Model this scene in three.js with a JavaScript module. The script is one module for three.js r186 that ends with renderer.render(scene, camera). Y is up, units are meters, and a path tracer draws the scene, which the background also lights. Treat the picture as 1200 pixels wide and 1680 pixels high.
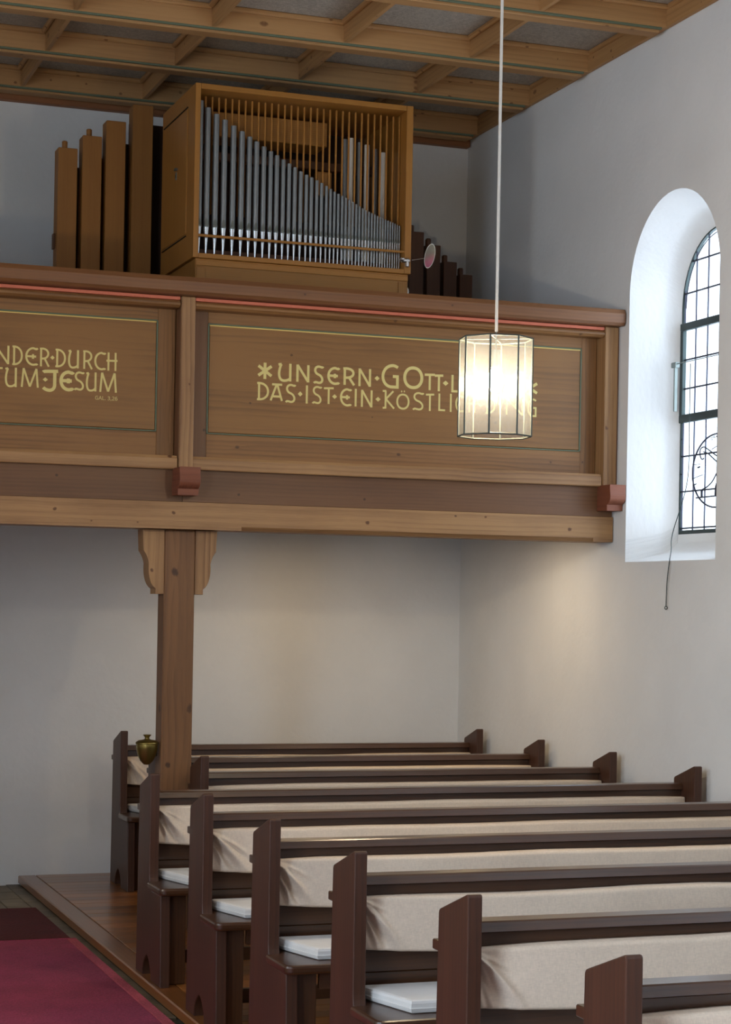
import * as THREE from 'three';
import { mergeGeometries } from 'three/addons/utils/BufferGeometryUtils.js';
import { RectAreaLightUniformsLib } from 'three/addons/lights/RectAreaLightUniformsLib.js';

// ---------------------------------------------------------------- camera, sky, daylight, exposure
const scene = new THREE.Scene();
const camera = new THREE.PerspectiveCamera(2 * Math.atan(840 / 3182.3) * 180 / Math.PI, 1200 / 1680, 0.05, 100);
camera.position.set(-5.035, 1.748, 12.193);
camera.rotation.set(0, -19.653 * Math.PI / 180, 1.03 * Math.PI / 180, 'YXZ');
camera.setViewOffset(1200, 1680, 0, -149.6, 1200, 1680);
const SKY = new THREE.Color(0.79, 0.94, 1.12);                    // overcast daylight
const SKY_LEVEL = 4.8;
scene.background = SKY.clone(); scene.backgroundIntensity = SKY_LEVEL * 0.5;
RectAreaLightUniformsLib.init();
const renderer = new THREE.WebGLRenderer({ antialias: true });
renderer.toneMapping = THREE.LinearToneMapping;
renderer.toneMappingExposure = 1.42;
renderer.shadowMap.enabled = true;
// an area light for each window's sky, boosted on the left, as large as its opening and just outside it
const ROOM_W = 7.65, ROOM_L = 15.4;
const ARCHED = { right: [2.92, 6.42, 9.92, 13.42], left: [6.2] }, BIG = { z: 10.9, w: 2.4, y0: 0.8, y1: 4.7 };
const LEFT_BOOST = 2.0;                                   // added boost on the unseen left windows, brightens the room beyond the even sky
const daylight = (side, z, y, w, h) => {
  const l = new THREE.RectAreaLight(SKY, SKY_LEVEL * (side ? LEFT_BOOST : 0.5), w, h); l.name = 'window_daylight';
  l.position.set(side ? -ROOM_W - 0.50 : 0.50, y, z); l.lookAt(side ? 0 : -ROOM_W, y, z); scene.add(l);
};
ARCHED.right.forEach((z) => daylight(0, z, 3.0, 0.86, 1.7)); ARCHED.left.forEach((z) => daylight(1, z, 3.0, 0.86, 1.7));
daylight(1, BIG.z, (BIG.y0 + BIG.y1) / 2, BIG.w, BIG.y1 - BIG.y0);
const GALLERY_COLOR = new THREE.Color(1.0, 0.74, 0.45), GALLERY_POWER = 30;
const LAMP_COLOR = new THREE.Color(1.0, 0.77, 0.50), LAMP_POWER = 2.2;

// ---------------------------------------------------------------- small tools
const rng = (s) => () => { s = (s + 0x6d2b79f5) | 0; let t = Math.imul(s ^ (s >>> 15), 1 | s); t = (t + Math.imul(t ^ (t >>> 7), 61 | t)) ^ t; return ((t ^ (t >>> 14)) >>> 0) / 4294967296; };
const hash = (x, y, s) => { let h = Math.imul(x, 374761393) ^ Math.imul(y, 668265263) ^ Math.imul(s, 974711); h = Math.imul(h ^ (h >>> 13), 1274126177); return ((h ^ (h >>> 16)) >>> 0) / 4294967296; };
function noise(x, y, s = 1) {
  const ix = Math.floor(x), iy = Math.floor(y), fx = x - ix, fy = y - iy, u = fx * fx * (3 - 2 * fx), v = fy * fy * (3 - 2 * fy);
  const a = hash(ix, iy, s), b = hash(ix + 1, iy, s), c = hash(ix, iy + 1, s), d = hash(ix + 1, iy + 1, s);
  return a + (b - a) * u + (c - a) * v + (a - b - c + d) * u * v;
}
const fbm = (x, y, s, n = 4) => { let t = 0, a = 0.5; for (let i = 0; i < n; i++) { t += a * noise(x, y, s + i); x *= 2.03; y *= 2.03; a *= 0.5; } return t / (1 - Math.pow(0.5, n)); };
const used = {};
const numbered = (n) => { const k = used[n] = (used[n] ?? -1) + 1; return k ? n + '_' + String(k).padStart(3, '0') : n; };
function shadows(o) { o.traverse((m) => { if (m.isMesh) { m.castShadow = true; m.receiveShadow = true; } }); return o; }
function thing(name, label, category, x = 0, y = 0, z = 0, group) {
  const o = new THREE.Group(); o.name = numbered(name); o.position.set(x, y, z); o.userData = { label, category };
  if (group) o.userData.group = group;
  scene.add(o); return o;
}
function setting(name, x = 0, y = 0, z = 0) { const o = new THREE.Group(); o.name = name; o.userData = { kind: 'structure' }; o.position.set(x, y, z); scene.add(o); return o; }
function part(parent, name, geo, material, x = 0, y = 0, z = 0) {
  const m = new THREE.Mesh(geo, material); m.name = name; m.position.set(x, y, z); m.castShadow = m.receiveShadow = true;
  parent.add(m); return m;
}
const flat = (g) => (g.index ? g.toNonIndexed() : g);
// chamfered box
const boxes = new Map();
function cbox(w, h, d, c = 0.003) {
  c = Math.min(c, w * 0.45, h * 0.45, d * 0.45);
  const pos = [], X = w / 2, Y = h / 2, Z = d / 2, H = [X, Y, Z];
  const corner = (s, axis) => { const p = [0, 0, 0]; for (let i = 0; i < 3; i++) p[i] = s[i] * (i === axis ? H[i] : H[i] - c); return p; };
  const tri = (a, b, e) => {
    const n = [(b[1] - a[1]) * (e[2] - a[2]) - (b[2] - a[2]) * (e[1] - a[1]), (b[2] - a[2]) * (e[0] - a[0]) - (b[0] - a[0]) * (e[2] - a[2]), (b[0] - a[0]) * (e[1] - a[1]) - (b[1] - a[1]) * (e[0] - a[0])];
    const m = [a[0] + b[0] + e[0], a[1] + b[1] + e[1], a[2] + b[2] + e[2]];
    if (n[0] * m[0] / H[0] + n[1] * m[1] / H[1] + n[2] * m[2] / H[2] >= 0) pos.push(...a, ...b, ...e); else pos.push(...a, ...e, ...b);
  };
  const quad = (a, b, e, f) => { tri(a, b, e); tri(a, e, f); };
  for (let ax = 0; ax < 3; ax++) {
    const j = (ax + 1) % 3, k = (ax + 2) % 3;
    for (const s of [-1, 1]) {
      const at = (u, v) => { const q = [0, 0, 0]; q[ax] = s; q[j] = u; q[k] = v; return corner(q, ax); };
      quad(at(-1, -1), at(1, -1), at(1, 1), at(-1, 1));
    }
    for (const s of [-1, 1]) for (const t of [-1, 1]) {   // edges along axis ax
      const at = (u, face) => { const q = [0, 0, 0]; q[ax] = u; q[j] = s; q[k] = t; return corner(q, face); };
      quad(at(-1, j), at(1, j), at(1, k), at(-1, k));
    }
  }
  for (const a of [-1, 1]) for (const b of [-1, 1]) for (const e of [-1, 1]) tri(corner([a, b, e], 0), corner([a, b, e], 1), corner([a, b, e], 2));
  const g = new THREE.BufferGeometry(); g.setAttribute('position', new THREE.Float32BufferAttribute(pos, 3)); g.computeVertexNormals();
  return g;
}
// uv in metres, grain along an axis (0 x, 1 y, 2 z); the texture tile is TU x TV metres
function grain(g, axis, seed = 0, TU = 2, TV = 0.5) {
  if (g.index) g = flat(g);
  const p = g.attributes.position, uv = new Float32Array(p.count * 2), r = rng(seed * 7919 + 13), ou = r() * 7, ov = r() * 7;
  const a = new THREE.Vector3(), b = new THREE.Vector3(), c = new THREE.Vector3(), n = new THREE.Vector3();
  for (let i = 0; i < p.count; i += 3) {
    a.fromBufferAttribute(p, i); b.fromBufferAttribute(p, i + 1); c.fromBufferAttribute(p, i + 2);
    n.copy(b).sub(a).cross(c.clone().sub(a));
    const m = [Math.abs(n.x), Math.abs(n.y), Math.abs(n.z)];
    const d = m[0] >= m[1] && m[0] >= m[2] ? 0 : m[1] >= m[2] ? 1 : 2;
    let ui = axis, vi = 3 - axis - d;
    if (d === axis) { ui = (axis + 1) % 3; vi = (axis + 2) % 3; }
    [a, b, c].forEach((q, k) => { const v = [q.x, q.y, q.z]; uv[(i + k) * 2] = (v[ui] + ou) / TU; uv[(i + k) * 2 + 1] = (v[vi] + ov + d * 0.17) / TV; });
  }
  g.setAttribute('uv', new THREE.BufferAttribute(uv, 2));
  return g;
}
const wbox = (w, h, d, axis, seed = 0, c = 0.003) => {
  const k = [w, h, d, axis, seed, c].join(); if (!boxes.has(k)) boxes.set(k, grain(cbox(w, h, d, c), axis, seed)); return boxes.get(k);
};
// a closed outline of points [p, q], extruded by depth along the third axis
function extr(points, depth, bevel = 0, holes = [], seg = 8) {
  const s = points instanceof THREE.Shape ? points : new THREE.Shape(points.map((p) => new THREE.Vector2(p[0], p[1])));
  s.holes.push(...holes);
  return new THREE.ExtrudeGeometry(s, { depth: depth - 2 * bevel, bevelEnabled: bevel > 0, bevelThickness: bevel, bevelSize: bevel, bevelOffset: -bevel, bevelSegments: 2, curveSegments: seg }).translate(0, 0, bevel);
}
const profX = (pts, L, b = 0.002) => extr(pts, L, b).rotateY(-Math.PI / 2).translate(L / 2, 0, 0);   // (z, y) outline swept along x
const tube = (pts, r, seg = 24, rad = 6, closed = false) => new THREE.TubeGeometry(new THREE.CatmullRomCurve3(pts.map((p) => new THREE.Vector3(...p)), closed, 'centripetal'), seg, r, rad, closed);
function rod(a, b, r, n = 8) {
  const A = new THREE.Vector3(...a), B = new THREE.Vector3(...b), d = B.clone().sub(A), g = new THREE.CylinderGeometry(r, r, d.length(), n);
  g.applyQuaternion(new THREE.Quaternion().setFromUnitVectors(new THREE.Vector3(0, 1, 0), d.normalize())); return g.translate((A.x + B.x) / 2, (A.y + B.y) / 2, (A.z + B.z) / 2);
}

// ---------------------------------------------------------------- materials
function texture(w, h, paint, srgb = true, wrap = THREE.MirroredRepeatWrapping) {
  const data = new Uint8Array(w * h * 4);
  for (let y = 0; y < h; y++) for (let x = 0; x < w; x++) { const c = paint(x / w, y / h), i = (y * w + x) * 4; data[i] = c[0]; data[i + 1] = c[1]; data[i + 2] = c[2]; data[i + 3] = 255; }
  const t = new THREE.DataTexture(data, w, h); t.magFilter = THREE.LinearFilter; t.minFilter = THREE.LinearMipmapLinearFilter; t.generateMipmaps = true;
  t.wrapS = t.wrapT = wrap; if (srgb) t.colorSpace = THREE.SRGBColorSpace; t.needsUpdate = true; return t;
}
const clamp = (x) => Math.max(0, Math.min(1, x)), mix = (a, b, t) => a + (b - a) * t;
// wood colour at (u, v) in metres, grain along u
function woodAt({ light, dark, rings = 55, wave = 1, knots = [], seed = 1, contrast = 1, blotch = 0.12 }) {
  return (u, v) => {
    let w = v + 0.035 * wave * (fbm(u * 0.9, v * 3, seed) - 0.5) + 0.012 * wave * (noise(u * 4, v * 12, seed + 9) - 0.5), core = 0;
    for (const [ku, kv, kr] of knots) {
      const du = (u - ku) / 3.2, dv = v - kv, d2 = (du * du + dv * dv) / (kr * kr);
      if (d2 < 30) { w += Math.sign(dv || 1) * kr * 0.9 * Math.exp(-d2 * 0.35); const e = ((u - ku) ** 2 * 0.7 + dv * dv) / (kr * kr); core = Math.max(core, clamp(1.25 - e * 0.8 + 1.3 * (fbm(u * 70, v * 110, seed, 3) - 0.5))); }
    }
    const ph = w * rings, fr = ph - Math.floor(ph), ring = Math.pow(fr, 2.2) * (1 - clamp((fr - 0.9) * 10));
    const strip = fbm(u * 0.5, v * 60, seed + 7, 2);
    const fiber = noise(u * 14, v * 900, seed + 3) * 0.6 + noise(u * 40, v * 2200, seed + 4) * 0.4;
    let t = clamp(contrast * (0.62 * ring * clamp(1.7 * fbm(u * 0.8, v * 14, seed + 5, 3) - 0.35) + 0.34 * (fiber - 0.4)) + blotch * 2 * (fbm(u * 1.5, v * 6, seed + 6) - 0.45) + 0.35 * contrast * (strip - 0.45));
    t = Math.max(t, core * 0.95);
    return [0, 1, 2].map((i) => Math.max(0, Math.min(255, mix(light[i], dark[i], t))));
  };
}
function wood(o, W = 1024, H = 512) { const f = woodAt(o); return texture(W, H, (x, y) => f(x * 2, y * 0.5)); }
const someKnots = (n, seed, r0 = 0.004, r1 = 0.011) => { const r = rng(seed); return Array.from({ length: n }, () => [r() * 2, r() * 0.5, r0 + r() * (r1 - r0)]); };
const phys = (o) => new THREE.MeshPhysicalMaterial(o), std = (o) => new THREE.MeshStandardMaterial(o);
const pineOpt = { light: [142, 100, 56], dark: [84, 54, 28], rings: 42, seed: 11, knots: someKnots(5, 5), contrast: 0.95, blotch: 0.32 };
const M = {
  beam: std({ map: wood({ light: [170, 130, 86], dark: [100, 66, 40], rings: 36, seed: 21, knots: someKnots(6, 8, 0.005, 0.014), contrast: 1.0, blotch: 0.36 }), roughness: 0.55 }),
  pine: std({ map: wood(pineOpt), roughness: 0.55 }),
  post: std({ map: wood({ light: [130, 90, 54], dark: [70, 44, 26], rings: 26, seed: 23, knots: [[0.35, 0.1, 0.014], [0.9, 0.3, 0.02], [1.3, 0.06, 0.012], [1.62, 0.4, 0.018], [0.6, 0.42, 0.012], [1.9, 0.2, 0.015]], contrast: 0.9, blotch: 0.3, wave: 2.2 }), roughness: 0.55 }),
  pineDark: std({ map: wood({ light: [114, 78, 48], dark: [66, 42, 26], rings: 50, seed: 31, knots: someKnots(5, 19, 0.004, 0.01), contrast: 0.7, blotch: 0.2 }), roughness: 0.5 }),
  rail: std({ map: wood({ light: [124, 82, 48], dark: [78, 46, 26], rings: 48, seed: 41, knots: someKnots(3, 29, 0.004, 0.01), contrast: 0.8, blotch: 0.22 }), roughness: 0.45 }),
  corbel: std({ map: wood({ light: [132, 76, 52], dark: [90, 46, 30], rings: 30, seed: 51, contrast: 0.8, blotch: 0.2 }), roughness: 0.6 }),
  ceil: std({ map: wood({ light: [186, 142, 92], dark: [128, 88, 52], rings: 34, seed: 61, knots: someKnots(16, 39, 0.005, 0.013), contrast: 0.7, blotch: 0.12 }), roughness: 0.6 }),
  ceilDark: std({ map: wood({ light: [150, 96, 56], dark: [98, 54, 30], rings: 34, seed: 62, knots: someKnots(8, 49, 0.004, 0.009), contrast: 0.7 }), roughness: 0.6 }),
  organ: std({ map: wood({ light: [166, 114, 50], dark: [116, 72, 26], rings: 90, seed: 71, contrast: 0.55, blotch: 0.12, wave: 0.6 }), roughness: 0.38 }),
  organPipe: std({ map: wood({ light: [160, 108, 48], dark: [110, 68, 28], rings: 110, seed: 72, contrast: 0.6, blotch: 0.14, wave: 0.5 }), roughness: 0.6 }),
  organDark: std({ map: wood({ light: [104, 66, 40], dark: [70, 42, 26], rings: 110, seed: 73, contrast: 0.6, blotch: 0.14, wave: 0.5 }), roughness: 0.5 }),
  pew: phys({ map: wood({ light: [76, 46, 25], dark: [33, 19, 10], rings: 60, seed: 81, contrast: 0.9, blotch: 0.3 }), roughness: 0.34, clearcoat: 0.5, clearcoatRoughness: 0.22 }),
  pewEnd: phys({ map: wood({ light: [78, 45, 27], dark: [36, 21, 12], rings: 45, seed: 82, contrast: 0.95, blotch: 0.35 }), roughness: 0.5, clearcoat: 0.12, clearcoatRoughness: 0.3 }),
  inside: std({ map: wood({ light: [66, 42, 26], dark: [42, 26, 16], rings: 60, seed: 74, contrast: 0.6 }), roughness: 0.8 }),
  green: std({ color: 0x66725c, roughness: 0.6 }),
  gold: std({ color: 0xdcc070, roughness: 0.5, metalness: 0.0 }),
  red: std({ color: 0xd27458, roughness: 0.6 }),
  floorA: null, floorB: null,
  pipe: std({ color: 0x8e9394, metalness: 0.85, roughness: 0.46 }),
  pipeFoot: std({ color: 0xc4c8ca, metalness: 0.95, roughness: 0.24 }),
  chrome: std({ color: 0xe8eaee, metalness: 1, roughness: 0.12 }),
  brass: std({ color: 0x8a7840, metalness: 0.85, roughness: 0.32 }),
  lead: std({ color: 0x2a2b3c, roughness: 0.5, metalness: 0.3 }),
  iron: std({ color: 0x33403f, roughness: 0.5, metalness: 0.4 }),
  leading: std({ color: 0x4c504a, roughness: 0.55, metalness: 0.4 }),
  zinc: std({ color: 0x7c8480, roughness: 0.4, metalness: 0.7 }),
  white: std({ color: 0xe6e2d8, roughness: 0.5 }),
  cord: std({ color: 0xd8d2c6, roughness: 0.6 }),
  black: std({ color: 0x1a1612, roughness: 0.8 }),
};
M.floor = [0, 1, 2, 3].map((i) => phys({ map: wood({ light: [[168, 106, 52], [150, 94, 46], [178, 114, 56], [142, 88, 44]][i], dark: [88, 52, 26], rings: 40, seed: 91 + i, contrast: 0.8, blotch: 0.25, knots: someKnots(2, 90 + i, 0.004, 0.008) }, 1024, 256), roughness: 0.3, clearcoat: 0.4, clearcoatRoughness: 0.16 }));
const plasterBump = texture(1024, 1024, (x, y) => { const k = 255 * clamp(0.65 * fbm(x * 14, y * 14, 101, 4) + 0.35 * fbm(x * 90, y * 90, 105, 3)); return [k, k, k]; }, false);
const plasterTone = texture(512, 512, (x, y) => { const k = 236 + 12 * (fbm(x * 6, y * 6, 111, 5) - 0.5); return [k - 1, k, k - 1]; });
M.plaster = std({ map: plasterTone, bumpMap: plasterBump, bumpScale: 0.003, roughness: 0.92 });
const clothMap = texture(512, 512, (x, y) => { const k = 0.97 + 0.05 * (noise(x * 300, y * 60, 121) - 0.5) + 0.05 * (noise(x * 60, y * 300, 122) - 0.5) + 0.04 * (fbm(x * 4, y * 4, 123) - 0.5); return [224 * k, 206 * k, 185 * k]; });
M.cloth = std({ map: clothMap, roughness: 0.95 });
M.pad = std({ map: texture(256, 256, (x, y) => { const k = 1 - 0.05 * fbm(x * 8, y * 8, 131); return [226 * k, 224 * k, 220 * k]; }), roughness: 0.85 });
const pile = (r, g, b, s) => std({ map: texture(512, 512, (x, y) => { const k = 0.82 + 0.36 * (noise(x * 220, y * 220, s) - 0.3) * 0.6 + 0.22 * (fbm(x * 5, y * 5, s + 2) - 0.5); return [r * k, g * k, b * k].map((v) => Math.min(255, v)); }), bumpMap: texture(256, 256, (x, y) => { const k = 255 * noise(x * 128, y * 128, s + 5); return [k, k, k]; }, false), bumpScale: 0.002, roughness: 1 });
M.carpet = pile(172, 62, 94, 141);
M.carpetEdge = pile(206, 88, 104, 151);
M.mat = pile(92, 15, 20, 161);
M.stone = [0, 1, 2].map((i) => std({ map: texture(256, 256, (x, y) => { const k = 0.85 + 0.35 * (fbm(x * 6, y * 6, 171 + i, 5) - 0.5); return [[132, 118, 92], [122, 110, 88], [140, 126, 100]][i].map((c) => c * k); }), roughness: 0.55 }));
M.joint = std({ color: 0x4a4334, roughness: 0.9 });
M.board = std({ map: texture(512, 512, (x, y) => { const k = 0.93 + 0.2 * (fbm(x * 40, y * 40, 181, 4) - 0.5) + 0.2 * (noise(x * 190, y * 190, 184) - 0.5); return [186 * k, 178 * k, 166 * k]; }), roughness: 0.95 });
M.glass = phys({ color: 0xffffff, roughness: 0.0, transmission: 1, thickness: 0, ior: 1.5 });

// ---------------------------------------------------------------- room shell
const CEIL = 4.99, BASE = -0.055;
function wuv(g) { return grain(g, 0, 3, 2.4, 2.4); }
function archShape(hw, bottom, spring, n = 24) {   // arch outline in (z, y) round z = 0
  const pts = [[hw, bottom]]; for (let i = 0; i <= n; i++) { const a = Math.PI * i / n; pts.push([hw * Math.cos(a), spring + hw * Math.sin(a)]); } pts.push([-hw, bottom]); return pts;
}
const OUT = { hw: 0.5, bottom: 2.005, spring: 3.5 }, INN = { hw: 0.405, bottom: 2.165, spring: 3.433 }, DEPTH = 0.28;
function archLoop(t, n = 40) {    // loop between the wall face (0) and the glass (1)
  const hw = mix(OUT.hw, INN.hw, t), b = mix(OUT.bottom, INN.bottom - 0.045, t), s = mix(OUT.spring, INN.spring, t), pts = [];
  for (let i = 0; i <= 10; i++) pts.push([mix(-hw, hw, i / 10), b]);
  for (let i = 1; i <= 12; i++) pts.push([hw, mix(b, s, i / 12)]);
  for (let i = 1; i <= n; i++) { const a = Math.PI * i / n; pts.push([hw * Math.cos(a), s + hw * Math.sin(a)]); }
  for (let i = 1; i < 12; i++) pts.push([-hw, mix(s, b, i / 12)]);
  return pts;
}
function revealGeometry() {        // plastered splay, rounded softly into the flat margin round the glass
  const rows = []; const N = 14;
  for (let i = 0; i <= N; i++) { const t = i / N; rows.push({ t: t < 0.001 ? 0 : t, x: DEPTH * t, pull: 0 }); }
  const pos = [], idx = [], uv = []; let L = 0;
  rows.forEach((r, ri) => { const e = Math.max(0, (r.t - 0.72) / 0.28), tt = r.t * 0.62 + 0.38 * e * e; const loop = archLoop(tt); L = loop.length; loop.forEach((p, k) => { pos.push(r.x, p[1], p[0]); uv.push(k * 0.03, ri * 0.012); }); });
  for (let i = 0; i < rows.length - 1; i++) for (let k = 0; k < L; k++) { const a = i * L + k, b = i * L + (k + 1) % L, c = a + L, d = b + L; idx.push(a, b, c, b, d, c); }
  const g = new THREE.BufferGeometry(); g.setAttribute('position', new THREE.Float32BufferAttribute(pos, 3)); g.setAttribute('uv', new THREE.Float32BufferAttribute(uv, 2)); g.setIndex(idx); g.computeVertexNormals(); return g;
}
function sideWall(name, mirror) {
  const w = setting(name, mirror ? -ROOM_W : 0, 0, 0), s = new THREE.Shape(), Z = mirror ? ARCHED.left : ARCHED.right;
  const big = () => new THREE.Path([[BIG.z - BIG.w / 2, BIG.y0], [BIG.z + BIG.w / 2, BIG.y0], [BIG.z + BIG.w / 2, BIG.y1], [BIG.z - BIG.w / 2, BIG.y1]].map((p) => new THREE.Vector2(...p)));
  s.moveTo(-0.4, BASE - 0.1); s.lineTo(ROOM_L + 0.4, BASE - 0.1); s.lineTo(ROOM_L + 0.4, CEIL + 0.3); s.lineTo(-0.4, CEIL + 0.3);
  for (const z of Z) s.holes.push(new THREE.Path(archShape(OUT.hw, OUT.bottom, OUT.spring).map((p) => new THREE.Vector2(p[0] + z, p[1]))));
  if (mirror) s.holes.push(big());
  // shape (z, y) extruded along -x after turning: x' = depth
  const inner = new THREE.ExtrudeGeometry(s, { depth: DEPTH, bevelEnabled: false, curveSegments: 12 });
  const s2 = new THREE.Shape(); s2.moveTo(-0.4, BASE - 0.1); s2.lineTo(ROOM_L + 0.4, BASE - 0.1); s2.lineTo(ROOM_L + 0.4, CEIL + 0.3); s2.lineTo(-0.4, CEIL + 0.3);
  for (const z of Z) s2.holes.push(new THREE.Path(archShape(INN.hw, INN.bottom, INN.spring).map((p) => new THREE.Vector2(p[0] + z, p[1]))));
  if (mirror) s2.holes.push(big());
  const outer = new THREE.ExtrudeGeometry(s2, { depth: 0.16, bevelEnabled: false, curveSegments: 12 }).translate(0, 0, DEPTH);
  for (const g of [inner, outer]) { g.rotateY(-Math.PI / 2); g.scale(-1, 1, 1); }   // (z, y, d) -> (d, y, z)
  const fix = (g) => { g = flat(g); const p = g.attributes.position.array; for (let i = 0; i < p.length; i += 9) for (let k = 0; k < 3; k++) { const t = p[i + 3 + k]; p[i + 3 + k] = p[i + 6 + k]; p[i + 6 + k] = t; } g.computeVertexNormals(); return g; };
  part(w, 'plaster', wuv(fix(inner)), M.plaster); part(w, 'outer_masonry', wuv(fix(outer)), M.plaster);
  for (const z of Z) part(w, 'window_reveal', reveal, M.plaster, 0, 0, z);
  if (mirror) w.scale.x = -1;
  return w;
}
const reveal = revealGeometry();
const wallRight = sideWall('wall_right', false), wallLeft = sideWall('wall_left', true);
{
  const b = setting('wall_back'); part(b, 'plaster', wuv(cbox(ROOM_W + 0.02, CEIL + 0.4, 0.4, 0.001)), M.plaster, -ROOM_W / 2, CEIL / 2, -0.2);
  const f = setting('wall_front'); part(f, 'plaster', wuv(cbox(ROOM_W + 0.02, CEIL + 0.4, 0.4, 0.001)), M.plaster, -ROOM_W / 2, CEIL / 2, ROOM_L + 0.2);
}

// ---------------------------------------------------------------- windows
function clipPoly(poly, arch) {       // convex clip, counter-clockwise arch
  let out = poly;
  for (let i = 0; i < arch.length && out.length; i++) {
    const A = arch[i], B = arch[(i + 1) % arch.length], inside = (p) => (B[0] - A[0]) * (p[1] - A[1]) - (B[1] - A[1]) * (p[0] - A[0]) >= -1e-9, next = [];
    for (let k = 0; k < out.length; k++) {
      const P = out[k], Q = out[(k + 1) % out.length], pi = inside(P), qi = inside(Q);
      if (pi) next.push(P);
      if (pi !== qi) { const d1 = (B[0] - A[0]) * (P[1] - A[1]) - (B[1] - A[1]) * (P[0] - A[0]), d2 = (B[0] - A[0]) * (Q[1] - A[1]) - (B[1] - A[1]) * (Q[0] - A[0]), t = d1 / (d1 - d2); next.push([P[0] + t * (Q[0] - P[0]), P[1] + t * (Q[1] - P[1])]); }
    }
    out = next;
  }
  return out;
}
const yz = (g) => { g = flat(g); const p = g.attributes.position.array; for (let i = 0; i < p.length; i += 3) { const a = p[i], b = p[i + 1], c = p[i + 2]; p[i] = -c; p[i + 1] = b; p[i + 2] = a; } g.computeVertexNormals(); return g; };   // outline (z, y), depth towards -x
const arch = archShape(INN.hw, INN.bottom, INN.spring);
const archX = (y, hw = INN.hw - 0.012) => (y <= INN.spring ? hw : Math.sqrt(Math.max(0, hw * hw - (y - INN.spring) ** 2)));
const GX = DEPTH + 0.01;
function leadGeo(a, b, w = 0.006, d = 0.008) {
  const L = Math.hypot(b[0] - a[0], b[1] - a[1]), g = new THREE.BoxGeometry(d, w, L); g.rotateX(-Math.atan2(b[1] - a[1], b[0] - a[0])); return g.translate(GX, (a[1] + b[1]) / 2, (a[0] + b[0]) / 2);
}
function makeWindow(name, mirror, z, fine) {
  const w = setting(name, mirror ? -ROOM_W : 0, 0, z);
  const lines = []; const V = [-0.385, -0.26, -0.13, 0, 0.13, 0.26, 0.385];
  const H = [2.199, 2.404, 2.602, 2.815, 2.98, 3.142, 3.325, 3.514, 3.685];
  // panes: one mesh each, cut to the arch
  const Ys = [INN.bottom, ...H, 3.84], Zs = [-INN.hw, ...V, INN.hw];
  if (fine) {
    for (let i = 0; i < Ys.length - 1; i++) for (let k = 0; k < Zs.length - 1; k++) {
      const q = clipPoly([[Zs[k], Ys[i]], [Zs[k + 1], Ys[i]], [Zs[k + 1], Ys[i + 1]], [Zs[k], Ys[i + 1]]], arch);
      if (q.length < 3) continue;
      const g = yz(new THREE.ShapeGeometry(new THREE.Shape(q.map((p) => new THREE.Vector2(p[0], p[1]))))); part(w, 'pane', g, M.glass, GX, 0, 0);
    }
    for (const v of V) { const top = Math.abs(v) < INN.hw ? INN.spring + Math.sqrt(INN.hw ** 2 - v * v) : INN.spring; part(w, 'lead_came', leadGeo([v, INN.bottom], [v, top], 0.005), M.lead); }
    for (const h of H) if (![2.815, 3.325].includes(h)) { const x = archX(h, INN.hw); part(w, 'lead_came', leadGeo([-x, h], [x, h], 0.009), M.lead); }
    for (const h of [2.306, 2.503, 2.7]) for (const s of [-1, 1]) part(w, 'lead_came', leadGeo([s * INN.hw, h], [s * 0.385, h], 0.007), M.lead);
    { const pts = []; for (let i = 0; i <= 20; i++) { const a = Math.PI * i / 20; pts.push([GX, INN.spring + 0.375 * Math.sin(a), 0.375 * Math.cos(a)]); } part(w, 'lead_came', tube(pts, 0.003, 40, 5), M.lead); }
    // round emblem let into the lower light
    const O = 2.92, em = (pts, r, closed) => part(w, 'emblem_lead', tube(pts.map(([y, zz]) => [GX - 0.004, y, zz - O]), r * 1.35, Math.max(16, pts.length * 5), 5, closed), M.lead);
    em(Array.from({ length: 28 }, (_, i) => { const a = 2 * Math.PI * i / 28; return [2.503 + 0.2 * Math.sin(a), 2.92 + 0.262 * Math.cos(a)]; }), 0.004, true);
    em([[2.577, 2.779], [2.572, 2.76], [2.6, 2.737], [2.628, 2.74], [2.64, 2.772], [2.629, 2.81], [2.607, 2.861], [2.582, 2.919], [2.566, 2.99], [2.54, 3.06]], 0.003);
    em([[2.613, 2.773], [2.602, 2.82], [2.577, 2.87], [2.551, 2.92], [2.53, 2.98]], 0.003);
    em([[2.406, 2.764], [2.418, 2.818], [2.444, 2.875], [2.487, 2.922], [2.53, 2.97], [2.55, 3.05]], 0.003);
    em([[2.406, 2.764], [2.366, 2.765]], 0.0055); em([[2.363, 2.70], [2.364, 2.80], [2.366, 3.14]], 0.0035);
    em([[2.366, 2.911], [2.417, 2.917], [2.465, 2.956], [2.49, 3.0]], 0.004);
    em([[2.549, 2.664], [2.548, 2.70], [2.547, 2.74]], 0.0018); em([[2.472, 2.664], [2.478, 2.70], [2.488, 2.775]], 0.002); em([[2.435, 2.672], [2.441, 2.7]], 0.003);
    em([[2.53, 2.715], [2.533, 2.735]], 0.004);
    em([[2.62, 2.865], [2.632, 2.91], [2.64, 2.96]], 0.002);
    em([[2.68, 2.86], [2.676, 2.865]], 0.006); em([[2.689, 2.885], [2.684, 2.888]], 0.006); em([[2.69, 2.92], [2.684, 2.922]], 0.005);
  } else part(w, 'pane', yz(new THREE.ShapeGeometry(new THREE.Shape(arch.map((p) => new THREE.Vector2(p[0], p[1]))))), M.glass, GX, 0, 0);
  // steel frame round the glass, two broad transoms and the tilting vent between them
  const o = new THREE.Shape(archShape(INN.hw + 0.004, INN.bottom - 0.004, INN.spring).map((p) => new THREE.Vector2(p[0], p[1])));
  o.holes.push(new THREE.Path(archShape(INN.hw - 0.009, INN.bottom + 0.022, INN.spring).reverse().map((p) => new THREE.Vector2(p[0], p[1]))));
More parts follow.
